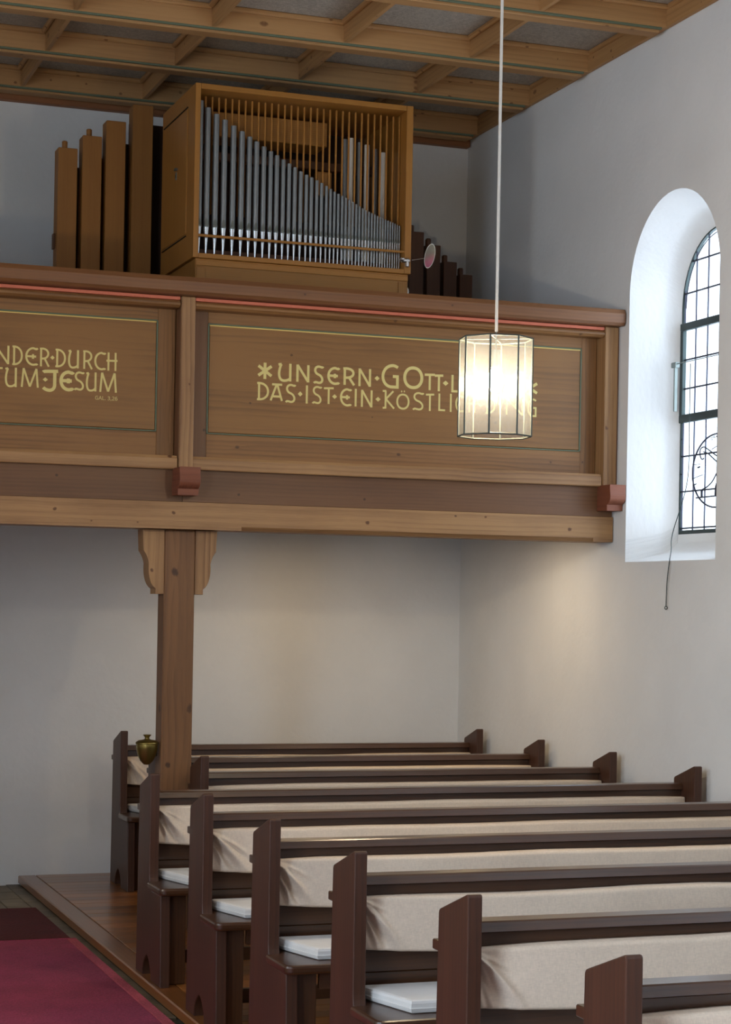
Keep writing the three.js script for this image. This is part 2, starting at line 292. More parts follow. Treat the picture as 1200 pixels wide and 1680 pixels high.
  part(w, 'frame', yz(new THREE.ExtrudeGeometry(o, { depth: 0.02, bevelEnabled: false, curveSegments: 8 })), M.iron, GX + 0.012, 0, 0);
  part(w, 'transom', cbox(0.03, 0.046, 0.81, 0.004), M.iron, GX - 0.006, 2.812, 0);
  part(w, 'transom', cbox(0.03, 0.042, 0.81, 0.004), M.iron, GX - 0.006, 3.326, 0);
  for (const s of [-1, 1]) part(w, 'vent_stile', cbox(0.026, 0.48, 0.03, 0.003), M.iron, GX - 0.006, 3.068, s * 0.39);
  if (fine) {
    const lev = part(w, 'vent_lever', mergeGeometries([cbox(0.02, 0.27, 0.012, 0.002).translate(0.225, 2.985, -0.365), cbox(0.03, 0.03, 0.05, 0.003).translate(0.225, 3.11, -0.37)].map(flat)), M.zinc);
    part(w, 'vent_lever', rod([0.225, 3.115, -0.36], [0.225, 3.115, 0.36], 0.003), M.zinc);
  }
  if (mirror) w.scale.x = -1;
  return w;
}
let wn = 1;
for (const z of ARCHED.right) makeWindow('window_' + wn++, false, z, z < 3);
for (const z of ARCHED.left) makeWindow('window_' + wn++, true, z, false);
{
  const w = setting('window_' + wn, -ROOM_W - DEPTH - 0.02, BIG.y0, BIG.z), h = BIG.y1 - BIG.y0;
  for (let i = 0; i < 4; i++) part(w, 'pane', new THREE.PlaneGeometry(BIG.w / 4 - 0.04, h - 0.06).rotateY(Math.PI / 2), M.glass, 0, h / 2, (i - 1.5) * BIG.w / 4);
  for (let i = 0; i <= 4; i++) part(w, 'mullion', cbox(0.06, h, 0.05, 0.004), M.iron, 0, h / 2, Math.max(-BIG.w / 2 + 0.025, Math.min(BIG.w / 2 - 0.025, (i - 2) * BIG.w / 4)));
  for (const y of [0.02, h - 0.02]) part(w, 'frame', cbox(0.06, 0.05, BIG.w, 0.004), M.iron, 0, y, 0);
}
{
  const c = thing('window_chain', 'thin dark pull chain hanging from the arched window over its sill', 'chain', 0, 0, 2.92);
  const pts = [[0.22, 3.1, -0.19], [0.225, 2.8, -0.2], [0.235, 2.45, -0.23], [0.2, 2.17, -0.32], [0.05, 2.06, -0.06], [-0.012, 1.99, 0.035], [-0.014, 1.90, 0.02], [-0.014, 1.76, 0.012]];
  part(c, 'chain', tube(pts, 0.0028, 80, 5), M.iron);
  part(c, 'ring', new THREE.TorusGeometry(0.008, 0.0025, 6, 16), M.iron, -0.014, 1.752, 0.012);
}

// ---------------------------------------------------------------- floor, platform, carpets
{
  const f = setting('floor');
  part(f, 'bed', cbox(ROOM_W + 0.3, 0.1, ROOM_L + 0.4, 0.001), M.joint, -ROOM_W / 2, BASE - 0.06, ROOM_L / 2);
  const r = rng(77);
  const tiles = [0, 1, 2].map((i) => grain(cbox(0.134, 0.02, 0.272, 0.002), 2, 200 + i, 0.6, 0.6)), edge = grain(cbox(0.084, 0.02, 0.272, 0.002), 2, 210, 0.6, 0.6);
  for (let col = 0; col < 10; col++) for (let row = 0; row < 15; row++) {
    const z = 0.14 + row * 0.276 + (col % 2) * 0.138 - 0.1;
    const m = part(f, 'tile', col ? tiles[(r() * 3) | 0] : edge, M.stone[(r() * 3) | 0], col ? -3.042 - 0.069 - (col - 1) * 0.139 : -2.998, BASE - 0.0105 + (r() - 0.5) * 0.0016, z);
    m.rotation.x = (r() - 0.5) * 0.004;
  }
  const far = grain(cbox(1.9, 0.019, 10.8, 0.001), 2, 215, 0.6, 0.6); part(f, 'paving', far, M.stone[1], -3.9, BASE - 0.0115, 9.9);
  part(f, 'paving', grain(cbox(3.2, 0.019, ROOM_L, 0.001), 2, 216, 0.6, 0.6), M.stone[1], -6.05, BASE - 0.0115, ROOM_L / 2);
  const p = setting('platform');
  part(p, 'nosing', wbox(0.11, 0.05, ROOM_L - 1, 2, 301, 0.006), M.floor[3], -2.965 + 0.055, -0.0255, (ROOM_L - 1) / 2);
  part(p, 'joist_bed', cbox(2.84, 0.02, ROOM_L - 1, 0.001), M.black, -1.44, -0.04, (ROOM_L - 1) / 2);
  const variants = [0, 1, 2, 3, 4, 5].map((i) => wbox(2.85, 0.03, 0.118, 0, 310 + i, 0.0015));
  for (let i = 0; i < 80; i++) part(p, 'plank', variants[(r() * 6) | 0], M.floor[(r() * 4) | 0], -1.427, -0.0155 + (r() - 0.5) * 0.0008, 0.06 + i * 0.12);
  part(p, 'decking', wbox(2.85, 0.03, ROOM_L - 1 - 9.62, 0, 330, 0.002), M.floor[0], -1.427, -0.0155, (ROOM_L - 1 + 9.62) / 2);
}
{
  const c = thing('carpet_runner', 'crimson carpet runner with a lighter red border in the aisle', 'carpet', -3.9, BASE, 7.2);
  part(c, 'field', grain(cbox(1.68, 0.014, 10.2, 0.003), 2, 401, 0.9, 0.9), M.carpet, 0, 0.0075, 0);
  for (const s of [-1, 1]) part(c, 'border', grain(cbox(0.05, 0.0165, 10.2, 0.003), 2, 402, 0.9, 0.9), M.carpetEdge, s * 0.866, 0.0085, 0);
  part(c, 'border', grain(cbox(1.782, 0.0165, 0.02, 0.003), 0, 403, 0.9, 0.9), M.carpet, 0, 0.0085, -5.11);
  const m = thing('floor_mat', 'dark maroon mat on the stone floor before the back wall', 'mat', -3.9, BASE, 1.53);
  part(m, 'pile', grain(cbox(1.74, 0.012, 1.04, 0.004), 2, 405, 0.9, 0.9), M.mat, 0, 0.0065, 0);
}

// ---------------------------------------------------------------- coffered ceiling
{
  const c = setting('ceiling');
  part(c, 'slab', cbox(ROOM_W + 0.3, 0.2, ROOM_L + 0.4, 0.001), M.plaster, -ROOM_W / 2, CEIL + 0.15, ROOM_L / 2);
  const fronts = [0.22, 1.05, 1.885, 2.84, 3.72, 4.6, 5.5, 6.4, 7.3, 8.2, 9.1, 10, 10.9, 11.8, 12.7, 13.6, 14.5], D = 0.145, Y = 4.872;
  fronts.forEach((z, i) => {
    const near = z < 4, zc = z - D / 2;
    const b = part(c, 'beam', wbox(ROOM_W - 0.01, CEIL - Y + 0.04, D, 0, 500 + i, 0.003), M.ceil, -ROOM_W / 2, (CEIL + Y + 0.076) / 2, zc);
    if (near) {
      part(c, 'beam_soffit', wbox(ROOM_W - 0.1, 0.03, D - 0.05, 0, 520 + i, 0.004), M.ceil, -ROOM_W / 2, Y + 0.011, zc - 0.004);
      for (const s of [z - 0.009, z - D + 0.009]) part(c, 'green_edge', cbox(ROOM_W - 0.1, 0.012, 0.016, 0.002), M.green, -ROOM_W / 2, Y + 0.0125, s);
    }
    if (!i) { part(c, 'wall_plate', wbox(ROOM_W - 0.014, 0.05, 0.06, 0, 540, 0.004), M.ceilDark, -ROOM_W / 2, Y - 0.005, -0.0 + 0.031); return; }
    const z0 = fronts[i - 1], z1 = z - D, zm = (z0 + z1) / 2, L = z1 - z0;
    for (let k = 0; k <= 10; k++) {
      const edge = k === 0 || k === 10, x = edge ? (k ? -ROOM_W + 0.014 : -0.014) : -0.765 * k;
      part(c, 'cross_beam', wbox(0.026, CEIL - Y + 0.04, L, 2, 550 + (k % 4) + (i % 3) * 4, 0.002), M.ceil, x, (CEIL + Y + 0.08) / 2, zm);
    }
    if (z < 5) for (let k = 0; k < 10; k++) {
      const x = -0.765 * (k + 0.5);
      part(c, 'panel', grain(cbox(0.74, 0.02, L, 0.002), 0, 580 + k, 0.7, 0.7), M.board, x, CEIL + 0.032, zm);
      for (const s of [-1, 1]) { part(c, 'panel_moulding', wbox(0.735, 0.03, 0.028, 0, 590 + (k % 3), 0.008), M.ceil, x, CEIL + 0.008, zm + s * (L / 2 - 0.014)); part(c, 'panel_moulding', wbox(0.028, 0.03, L - 0.06, 2, 595 + (k % 3), 0.008), M.ceil, x + s * (0.37 - 0.014), CEIL + 0.008, zm); }
    }
  });
}

// ---------------------------------------------------------------- gallery: lettered panels
const GLYPH = {   // strokes in a unit box, y down
  U: [[['M', 0, .08], ['L', .24, .05]], [['M', .22, .05], ['C', -.02, .45, -.02, .98, .42, .97], ['C', .6, .97, .75, .92, .86, .84]], [['M', .87, 0], ['L', .87, 1]]],
  N: [[['M', .07, 0], ['L', .07, 1]], [['M', .07, .02], ['L', .93, .98]], [['M', .93, 0], ['L', .93, 1]]],
  S: [[['M', .98, .02], ['C', .9, .12, .8, .06, .6, .04], ['C', .05, .0, -.05, .38, .45, .48], ['C', 1.1, .6, 1.0, 1.02, .45, .95], ['C', .25, .93, .15, .88, .02, .99]]],
  E: [[['M', 1, .03], ['C', .9, .14, .8, .06, .62, .04], ['C', -.12, .1, -.12, .9, .62, .96], ['C', .8, .97, .9, .88, 1, .97]], [['M', .1, .5], ['L', .88, .5]], [['M', .62, .37], ['L', .62, .63]]],
  R: [[['M', .13, .03], ['L', .13, 1]], [['M', 0, .05], ['C', 1.15, -.08, 1.1, .62, .2, .57]], [['M', .5, .56], ['L', .95, 1]]],
  D: [[['M', .17, .03], ['L', .17, .97]], [['M', 0, .04], ['C', 1.25, -.08, 1.25, 1.08, 0, .96]]],
  G: [[['M', .92, .1], ['C', .7, -.02, .55, .02, .45, .04], ['C', -.12, .18, -.12, .9, .5, .97], ['L', .9, .97], ['L', .9, .5], ['L', .62, .5]]],
  O: [[['M', .5, .04], ['C', 1.12, .04, 1.12, .96, .5, .96], ['C', -.12, .96, -.12, .04, .5, .04]]],
  T: [[['M', 0, .08], ['L', 1, .05]], [['M', .5, .05], ['L', .5, 1]]],
  L: [[['M', .12, 0], ['L', .12, .95], ['L', .92, .95]]],
  A: [[['M', .02, 1], ['L', .5, .05]], [['M', .95, 1], ['L', .55, .05]], [['M', .12, .05], ['L', .95, .05]], [['M', .2, .75], ['L', .82, .75]]],
  I: [[['M', .5, 0], ['L', .5, 1]]],
  K: [[['M', 0, .04], ['L', .3, .03]], [['M', .25, .03], ['L', .25, .97], ['L', .02, .99]], [['M', .9, .02], ['L', .28, .48], ['L', .98, 1]]],
  C: [[['M', 1, .03], ['C', .9, .14, .8, .06, .62, .04], ['C', -.12, .1, -.12, .9, .62, .96], ['C', .8, .97, .9, .88, 1, .97]]],
  H: [[['M', .18, 0], ['L', .18, 1]], [['M', .82, 0], ['L', .82, 1]], [['M', 0, .46], ['L', 1, .44]]],
  M: [[['M', .05, 1], ['L', .14, 0]], [['M', .14, 0], ['L', .5, .96]], [['M', .5, .96], ['L', .86, 0]], [['M', .86, 0], ['L', .95, 1]]],
  B: [[['M', .13, .03], ['L', .13, .97]], [['M', 0, .04], ['C', 1.05, -.05, 1.0, .5, .2, .48]], [['M', .2, .48], ['C', 1.25, .45, 1.2, 1.03, 0, .96]]],
  J: [[['M', 0, .12], ['C', .1, .05, .4, .08, 1, .05]], [['M', .78, .06], ['L', .78, .7], ['C', .74, .98, .3, 1.0, .02, .82]]],
  '*': [[['M', .5, 0], ['L', .5, 1]], [['M', .06, .2], ['L', .94, .8]], [['M', .94, .2], ['L', .06, .8]]],
};
function letter(ctx, ch, x, y, w, h, lw) {
  if (ch === '.') { ctx.beginPath(); ctx.moveTo(x + w / 2, y); ctx.lineTo(x + w, y + h / 2); ctx.lineTo(x + w / 2, y + h); ctx.lineTo(x, y + h / 2); ctx.fill(); return; }
  ctx.lineWidth = lw; const X = (a) => x + lw / 2 + a * (w - lw), Y = (b) => y + lw * 0.3 + b * (h - lw * 0.6);
  for (const s of GLYPH[ch]) { ctx.beginPath(); for (const k of s) { if (k[0] === 'M') ctx.moveTo(X(k[1]), Y(k[2])); else if (k[0] === 'L') ctx.lineTo(X(k[1]), Y(k[2])); else ctx.bezierCurveTo(X(k[1]), Y(k[2]), X(k[3]), Y(k[4]), X(k[5]), Y(k[6])); } ctx.stroke(); }
}
function letteredBoard(x0, x1, y0, y1, rows, small, opt) {    // wood with painted lettering; rows of [char, left, right, bottom, top, bold] in metres
  const W = 2048, H = Math.round(W * (y1 - y0) / (x1 - x0)), cv = document.createElement('canvas'); cv.width = W; cv.height = H;
  const ctx = cv.getContext('2d'), im = ctx.createImageData(W, H), f = woodAt(opt), s = W / (x1 - x0);
  for (let j = 0; j < H; j++) for (let i = 0; i < W; i++) { const c = f(i / s, (H - j) / s), k = (j * W + i) * 4; im.data[k] = c[0]; im.data[k + 1] = c[1]; im.data[k + 2] = c[2]; im.data[k + 3] = 255; }
  ctx.putImageData(im, 0, 0);
  ctx.strokeStyle = ctx.fillStyle = '#dccb80'; ctx.lineCap = 'butt'; ctx.lineJoin = 'miter';
  for (const [ch, a, b, lo, hi, bold] of rows) letter(ctx, ch, (a - x0) * s, (y1 - hi) * s, (b - a) * s, (hi - lo) * s, (bold || 0.0135) * 0.86 * s);
  for (const [text, x, y, h, style] of small) {
    ctx.font = Math.round(h * s * 1.38) + 'px sans-serif'; ctx.textAlign = 'right'; ctx.fillStyle = style; ctx.fillText(text, (x - x0) * s, (y1 - y) * s);
  }
  const t = new THREE.CanvasTexture(cv); t.colorSpace = THREE.SRGBColorSpace; t.magFilter = THREE.LinearFilter; return t;
}
const psalm = [
  ['*', -2.117, -2.017, 2.935, 3.032, .019], ['U', -1.999, -1.908, 2.930, 3.034, .016], ['N', -1.896, -1.811, 2.931, 3.032, .016], ['S', -1.797, -1.731, 2.928, 3.031, .015], ['E', -1.719, -1.639, 2.928, 3.029, .016], ['R', -1.630, -1.549, 2.929, 3.030, .016], ['N', -1.540, -1.457, 2.927, 3.031, .015], ['.', -1.442, -1.412, 2.965, 2.993],
  ['G', -1.404, -1.290, 2.928, 3.061, .019], ['O', -1.278, -1.152, 2.930, 3.058, .02], ['T', -1.154, -1.080, 2.927, 3.026, .015], ['T', -1.094, -1.031, 2.924, 3.024, .015], ['.', -1.040, -1.005, 2.960, 2.989], ['L', -.993, -.940, 2.924, 3.027, .015], ['O', -.925, -.845, 2.926, 3.026, .016], ['B', -.83, -.765, 2.926, 3.026, .015], ['E', -.75, -.685, 2.926, 3.026, .015], ['N', -.67, -.59, 2.926, 3.026, .015], ['*', -.572, -.452, 2.925, 3.026, .019],
  ['D', -2.115, -2.038, 2.823, 2.923, .0135], ['A', -2.040, -1.960, 2.823, 2.922, .0135], ['S', -1.954, -1.888, 2.817, 2.923, .0135], ['.', -1.880, -1.853, 2.856, 2.884], ['I', -1.838, -1.820, 2.817, 2.922, .0135], ['S', -1.802, -1.740, 2.819, 2.920, .0125], ['T', -1.738, -1.671, 2.821, 2.919, .013], ['.', -1.685, -1.656, 2.853, 2.879], ['E', -1.644, -1.569, 2.815, 2.917, .014], ['I', -1.556, -1.542, 2.815, 2.919, .0135], ['N', -1.523, -1.447, 2.815, 2.915, .0135], ['.', -1.435, -1.404, 2.852, 2.878],
  ['K', -1.398, -1.318, 2.815, 2.919, .0125], ['O', -1.315, -1.232, 2.814, 2.905, .0125], ['.', -1.287, -1.277, 2.908, 2.922], ['.', -1.271, -1.261, 2.909, 2.923], ['S', -1.220, -1.146, 2.814, 2.918, .0125], ['T', -1.144, -1.084, 2.813, 2.916, .0125], ['L', -1.069, -1.014, 2.816, 2.919, .0125], ['I', -.998, -.981, 2.814, 2.921, .0125], ['C', -.966, -.906, 2.816, 2.915, .0125], ['H', -.892, -.832, 2.816, 2.916, .0125], ['.', -.822, -.796, 2.852, 2.878], ['D', -.785, -.715, 2.816, 2.916, .0125], ['I', -.70, -.686, 2.815, 2.917, .0125], ['N', -.665, -.54, 2.815, 2.916, .0125], ['G', -.527, -.462, 2.813, 2.917, .0125],
];
const galatians = [
  ['K', -3.66, -3.59, 2.936, 3.037, .0125], ['I', -3.57, -3.55, 2.936, 3.037, .0125], ['N', -3.515, -3.428, 2.936, 3.037, .0125], ['D', -3.423, -3.361, 2.935, 3.038, .012], ['E', -3.356, -3.283, 2.937, 3.036, .0125], ['R', -3.282, -3.222, 2.935, 3.036, .012], ['.', -3.223, -3.200, 2.975, 2.998], ['D', -3.201, -3.138, 2.937, 3.035, .012], ['U', -3.134, -3.066, 2.935, 3.036, .0125], ['R', -3.057, -2.997, 2.935, 3.036, .012], ['C', -2.997, -2.929, 2.934, 3.033, .0125], ['H', -2.934, -2.865, 2.933, 3.034, .012],
  ['C', -3.86, -3.80, 2.823, 2.926, .012], ['H', -3.79, -3.73, 2.823, 2.926, .012], ['R', -3.72, -3.66, 2.823, 2.926, .012], ['I', -3.645, -3.63, 2.823, 2.926, .012], ['S', -3.61, -3.55, 2.823, 2.926, .012], ['T', -3.525, -3.461, 2.823, 2.926, .012], ['U', -3.458, -3.385, 2.821, 2.927, .0125], ['M', -3.377, -3.275, 2.824, 2.927, .012], ['.', -3.260, -3.233, 2.860, 2.883], ['J', -3.267, -3.172, 2.805, 2.928, .02], ['E', -3.178, -3.092, 2.816, 2.926, .02], ['S', -3.100, -3.040, 2.822, 2.925, .0125], ['U', -3.039, -2.972, 2.821, 2.926, .0125], ['M', -2.969, -2.866, 2.820, 2.927, .0125],
];
{
  const bx = -ROOM_W / 2, gal = thing('gallery', 'wooden organ gallery across the back with gilt lettered parapet panels', 'gallery', bx, 2.12, 2.2);
  const g = (name, geo, m, x, y, z, parent = gal) => part(parent, name, geo, m, x - (parent === gal ? bx : 0), y - (parent === gal ? 2.12 : 0), z - (parent === gal ? 2.2 : 0));
  const W = ROOM_W - 0.016;
  g('floor_boards', wbox(W, 0.05, 2.06, 0, 601, 0.003), M.pineDark, bx, 2.41, 1.045);
  for (let k = 0; k < 10; k++) g('joist', wbox(0.1, 0.13, 2.18, 2, 605 + (k % 3), 0.004), M.pineDark, -0.4 - k * 0.76, 2.32, 1.12);
  // main beam: lower front arris chamfered between stops
  { const prof = [[2.05, 2.12], [2.255, 2.12], [2.275, 2.14], [2.275, 2.262], [2.05, 2.262]], sq = [[2.05, 2.12], [2.275, 2.12], [2.275, 2.262], [2.05, 2.262]];
    const run = (p, x0, x1) => { const e = extr(p, x1 - x0, 0); e.rotateY(-Math.PI / 2); e.scale(1, 1, 1); return e.translate(x1, 0, 0); };
    const parts = [run(sq, -0.13, -0.008), run(prof, -2.2, -0.13), run(sq, -5.35, -2.2), run(prof, -7.5, -5.35), run(sq, -7.642, -7.5)].map(flat);
    g('beam', grain(mergeGeometries(parts), 0, 611).translate(-bx, -2.12, -2.2), M.beam, bx, 2.12, 2.2); }
  for (const [x0, x1, s] of [[-2.52, -0.008, 1], [-5.1, -2.522, 2], [-7.64, -5.102, 3]]) g('fascia', wbox(x1 - x0, 0.18, 0.04, 0, 620 + s, 0.003), M.pineDark, (x0 + x1) / 2, 2.352, 2.242);
  g('core_wall', wbox(W, 0.90, 0.03, 0, 625, 0.002), M.pineDark, bx, 2.9, 2.165);
  g('handrail', grain(profX([[-0.17, -0.045], [0.165, -0.045], [0.18, -0.03], [0.183, 0.02], [0.172, 0.045], [-0.16, 0.05], [-0.175, 0.03]], W), 0, 630), M.rail, bx, 3.382, 2.21);
  const bays = [[-2.482, -0.095], [-5.02, -2.56], [-7.55, -5.1]];
  bays.forEach(([x0, x1], i) => {
    const xm = (x0 + x1) / 2, w = x1 - x0 - 0.004;
    g('red_strip', wbox(w, 0.018, 0.085, 0, 640 + i, 0.003), M.red, xm, 3.325, 2.266);
    g('top_moulding', grain(profX([[0, 0], [0.085, 0.0], [0.102, 0.012], [0.102, 0.024], [0.09, 0.036], [0, 0.036]], w), 0, 645 + i), M.pine, xm, 3.277, 2.212);
    g('bottom_rail', grain(profX([[0, 0], [0.092, 0.0], [0.095, 0.006], [0.095, 0.055], [0.085, 0.07], [0, 0.076]], w), 0, 650 + i), M.beam, xm, 2.432, 2.206);
    // panel: plain margin boards, painted bead, lettered field
    const f0 = x0 + 0.1, f1 = x1 - 0.1, fy0 = 2.634, fy1 = 3.214;
    const pan = g('panel', wbox(w, 0.80, 0.02, 0, 655 + i, 0.001), M.pine, xm, 2.9, 2.19);
    const sub = (name, geo, m, x, y, z) => part(pan, name, geo, m, x - xm, y - 2.9, z - 2.19);
    for (const [a, b] of [[x0 + 0.002, f0 - 0.004], [f1 + 0.004, x1 - 0.002]]) sub('margin_board', wbox(b - a, 0.80, 0.012, 1, 660 + i * 2 + (a > xm ? 1 : 0), 0.002), a > xm || i ? M.pine : M.pineDark, (a + b) / 2, 2.9, 2.206);
    sub('margin_board', wbox(f1 - f0 + 0.008, 3.3 - fy1, 0.011, 0, 670 + i, 0.002), M.pine, (f0 + f1) / 2, (3.3 + fy1) / 2 + 0.004, 2.206);
    sub('margin_board', wbox(f1 - f0 + 0.008, fy0 - 2.5, 0.011, 0, 675 + i, 0.002), M.pine, (f0 + f1) / 2, (2.5 + fy0) / 2 - 0.004, 2.206);
    const lw = f1 - f0, lh = fy1 - fy0, opt = { ...pineOpt, light: [140, 98, 49], dark: [86, 56, 27], seed: 700 + i * 17, rings: 30, contrast: 0.75, blotch: 0.34, knots: someKnots(4, 700 + i, 0.004, 0.007), wave: 1.3 };
    const fg = cbox(lw - 0.012, lh - 0.012, 0.012, 0.002), pa = fg.attributes.position, uv = new Float32Array(pa.count * 2);
    for (let k = 0; k < pa.count; k++) { uv[k * 2] = pa.getX(k) / (lw - 0.012) + 0.5; uv[k * 2 + 1] = pa.getY(k) / (lh - 0.012) + 0.5; }
    fg.setAttribute('uv', new THREE.BufferAttribute(uv, 2));
    const fx0 = f0 + 0.006, fx1 = f1 - 0.006;
    const map = i === 0 ? letteredBoard(fx0, fx1, fy0 + 0.006, fy1 - 0.006, psalm, [['PS. 147,1', -0.462, 2.776, 0.016, '#a8602c']], opt) : i === 1 ? letteredBoard(fx0, fx1, fy0 + 0.006, fy1 - 0.006, galatians, [['GAL. 3,26', -2.866, 2.782, 0.021, '#dccb80']], opt) : null;
    sub('lettered_field', fg, i < 2 ? std({ map, roughness: 0.5 }) : M.pine, (f0 + f1) / 2, (fy0 + fy1) / 2, 2.207);
    sub('green_bead', cbox(lw + 0.004, 0.007, 0.014, 0.002), M.green, (f0 + f1) / 2, fy1 + 0.001, 2.207); sub('gilt_bead', cbox(lw - 0.01, 0.007, 0.015, 0.0015), M.gold, (f0 + f1) / 2, fy1 - 0.007, 2.207);
    sub('green_bead', cbox(lw + 0.004, 0.007, 0.014, 0.002), M.green, (f0 + f1) / 2, fy0, 2.207);
    for (const x of [f0, f1]) sub('green_bead', cbox(0.008, lh, 0.0145, 0.002), M.green, x, (fy0 + fy1) / 2, 2.207);
  });
  for (const [x, w, s] of [[-2.5185, 0.075, 1], [-0.052, 0.082, 2], [-5.06, 0.075, 3]]) {
    const y0 = 2.437, y1 = 3.336;
    g('stile', wbox(w, y1 - y0, 0.13, 1, 680 + s, 0.004), M.beam, x, (y0 + y1) / 2, 2.25);
    if (s === 1) g('stile_nail_strip', wbox(0.004, y1 - y0 - 0.1, 0.1, 1, 684, 0.001), M.pineDark, x - w / 2 - 0.001, (y0 + y1) / 2, 2.25);
  }
  g('wall_strip', wbox(0.016, 0.9, 0.1, 1, 688, 0.002), M.corbel, -0.009, 2.887, 2.25);
  // joist ends with a rounded nose
  for (const [x, w, s] of [[-2.522, 0.112, 1], [-0.054, 0.098, 2], [-5.1, 0.112, 3]]) {
    const sh = new THREE.Shape(); sh.moveTo(2.05, 0); sh.lineTo(2.385, 0); sh.lineTo(2.385, 0.033); sh.bezierCurveTo(2.40, 0.04, 2.425, 0.05, 2.425, 0.075); sh.bezierCurveTo(2.43, 0.09, 2.415, 0.1, 2.42, 0.145); sh.lineTo(2.05, 0.145);
    g('joist_end', grain(extr(sh, w, 0.003).rotateY(-Math.PI / 2).translate(w / 2, 0, 0), 2, 690 + s), M.corbel, x, 2.293, 0);
  }
  // posts with shaped brackets
  const makePost = (label, x) => {
    const p = thing('gallery_post', label, 'post', x, 0, 2.13, undefined);
    part(p, 'shaft', wbox(0.166, 2.118, 0.14, 1, 701, 0.007), M.post, 0, 1.06, 0);
    for (const s of [-1, 1]) {
      const sh = new THREE.Shape(); sh.moveTo(0, 0); sh.lineTo(0.045, 0); sh.lineTo(0.045, 0.028); sh.bezierCurveTo(0.082, 0.05, 0.088, 0.12, 0.084, 0.16); sh.bezierCurveTo(0.088, 0.19, 0.10, 0.21, 0.113, 0.228); sh.lineTo(0.118, 0.34); sh.lineTo(0, 0.34);
      const b = extr(sh, 0.12, 0.003); if (s < 0) b.rotateY(Math.PI).translate(0, 0, 0.12);
      part(p, 'bracket', grain(b, 1, 705 + s), M.beam, s * 0.0845, 1.777, -0.052);
    }
    return p;
  };
  makePost('square timber post with curved brackets carrying the gallery beam', -2.513);
}

// ---------------------------------------------------------------- pews
const PX = -1.5, IN = -2.9, OUTX = -2.945, IN2 = -2.41, RX = -0.105;
function pewEnd(t, inner, sgn, seed) {       // outline (z, y)
  const s = new THREE.Shape(); s.moveTo(-0.235, 0); s.lineTo(-0.216, 0.862); s.quadraticCurveTo(-0.214, 0.872, -0.204, 0.876); s.lineTo(-0.012, 0.943); s.quadraticCurveTo(0, 0.945, 0.001, 0.934); s.lineTo(0.004, 0.5); s.quadraticCurveTo(0.004, 0.415, 0.05, 0.412); s.lineTo(0.232, 0.412); s.lineTo(0.25, 0);
  s.lineTo(0.066, 0); s.bezierCurveTo(0.066, 0.045, 0.035, 0.085, -0.017, 0.104); s.bezierCurveTo(-0.069, 0.085, -0.10, 0.045, -0.10, 0); s.lineTo(-0.235, 0);
  const g = extr(s, 0.045, 0.004).rotateY(-Math.PI / 2);       // z -> x ... depth towards -x
  return part(t, 'bench_end', grain(g, 1, seed), M.pewEnd, (sgn < 0 ? inner : inner + 0.045) - PX, 0, 0);
}
function makePew(xl, seed) {
  const t = new THREE.Group(), x0 = xl, x1 = RX, L = x1 - x0, xm = (x0 + x1) / 2 - PX;
  pewEnd(t, x0, -1, 801); pewEnd(t, x1, 1, 802);
  const prof = (pts, name, y, z, m, s, over = 0) => part(t, name, grain(profX(pts, L + over), 0, s + seed), m, xm, y, z);
  prof([[-0.07, 0], [0.01, 0], [0.014, 0.003], [0.005, 0.028], [0.0, 0.032], [-0.07, 0.032]], 'top_rail', 0.814, -0.128, M.pew, 810);
  part(t, 'back_board', wbox(L, 0.225, 0.024, 0, 812 + seed, 0.002), M.pew, xm, 0.703, -0.145).rotation.x = -0.05;
  part(t, 'back_board', wbox(L, 0.085, 0.026, 0, 813 + seed, 0.004), M.pew, xm, 0.566, -0.138);
  part(t, 'back_board', wbox(L, 0.085, 0.022, 0, 814 + seed, 0.003), M.pew, xm, 0.482, -0.142);
  part(t, 'book_ledge', wbox(L + 0.09, 0.03, 0.085, 0, 815 + seed, 0.003), M.pew, xm, 0.765, -0.217);
  { const s = new THREE.Shape(), a = x0 - 0.053 - PX, b = x1 + 0.053 - PX, f = 0.262, r = 0.035; s.moveTo(a, -0.16); s.lineTo(b, -0.16); s.lineTo(b, f - r); s.quadraticCurveTo(b, f, b - r, f); s.lineTo(a + r, f); s.quadraticCurveTo(a, f, a, f - r);
    s.lineTo(a, 0.006); s.lineTo(x0 - PX, 0.006); s.lineTo(x0 - PX, -0.16);
    // the shape lies in (x, z): notch keeps the tall bench end clear
    const s2 = new THREE.Shape([[x0 - PX, -0.16], [x1 - PX, -0.16], [x1 - PX, 0.008], [b, 0.008], [b, f - r]].map((p) => new THREE.Vector2(...p))); s2.quadraticCurveTo(b, f, b - r, f); s2.lineTo(a + r, f); s2.quadraticCurveTo(a, f, a, f - r); s2.lineTo(a, 0.008); s2.lineTo(x0 - PX, 0.008);
    const g = extr(s2, 0.034, 0.01).rotateX(Math.PI / 2); part(t, 'seat_board', grain(g, 0, 820 + seed), M.pew, 0, 0.447, 0); }
  part(t, 'seat_apron', wbox(L - 0.2, 0.07, 0.022, 0, 823, 0.002), M.pew, xm, 0.376, 0.17);
  for (const s of [0, 1]) part(t, 'support', wbox(0.085, 0.41, 0.18, 1, 825 + s, 0.003), M.pew, (s ? x1 - 0.0435 : x0 + 0.0435) - PX, 0.206, 0.10);
  part(t, 'stretcher', wbox(L - 0.18, 0.06, 0.03, 0, 828, 0.003), M.pew, xm, 0.075, -0.1);
  return t;
}
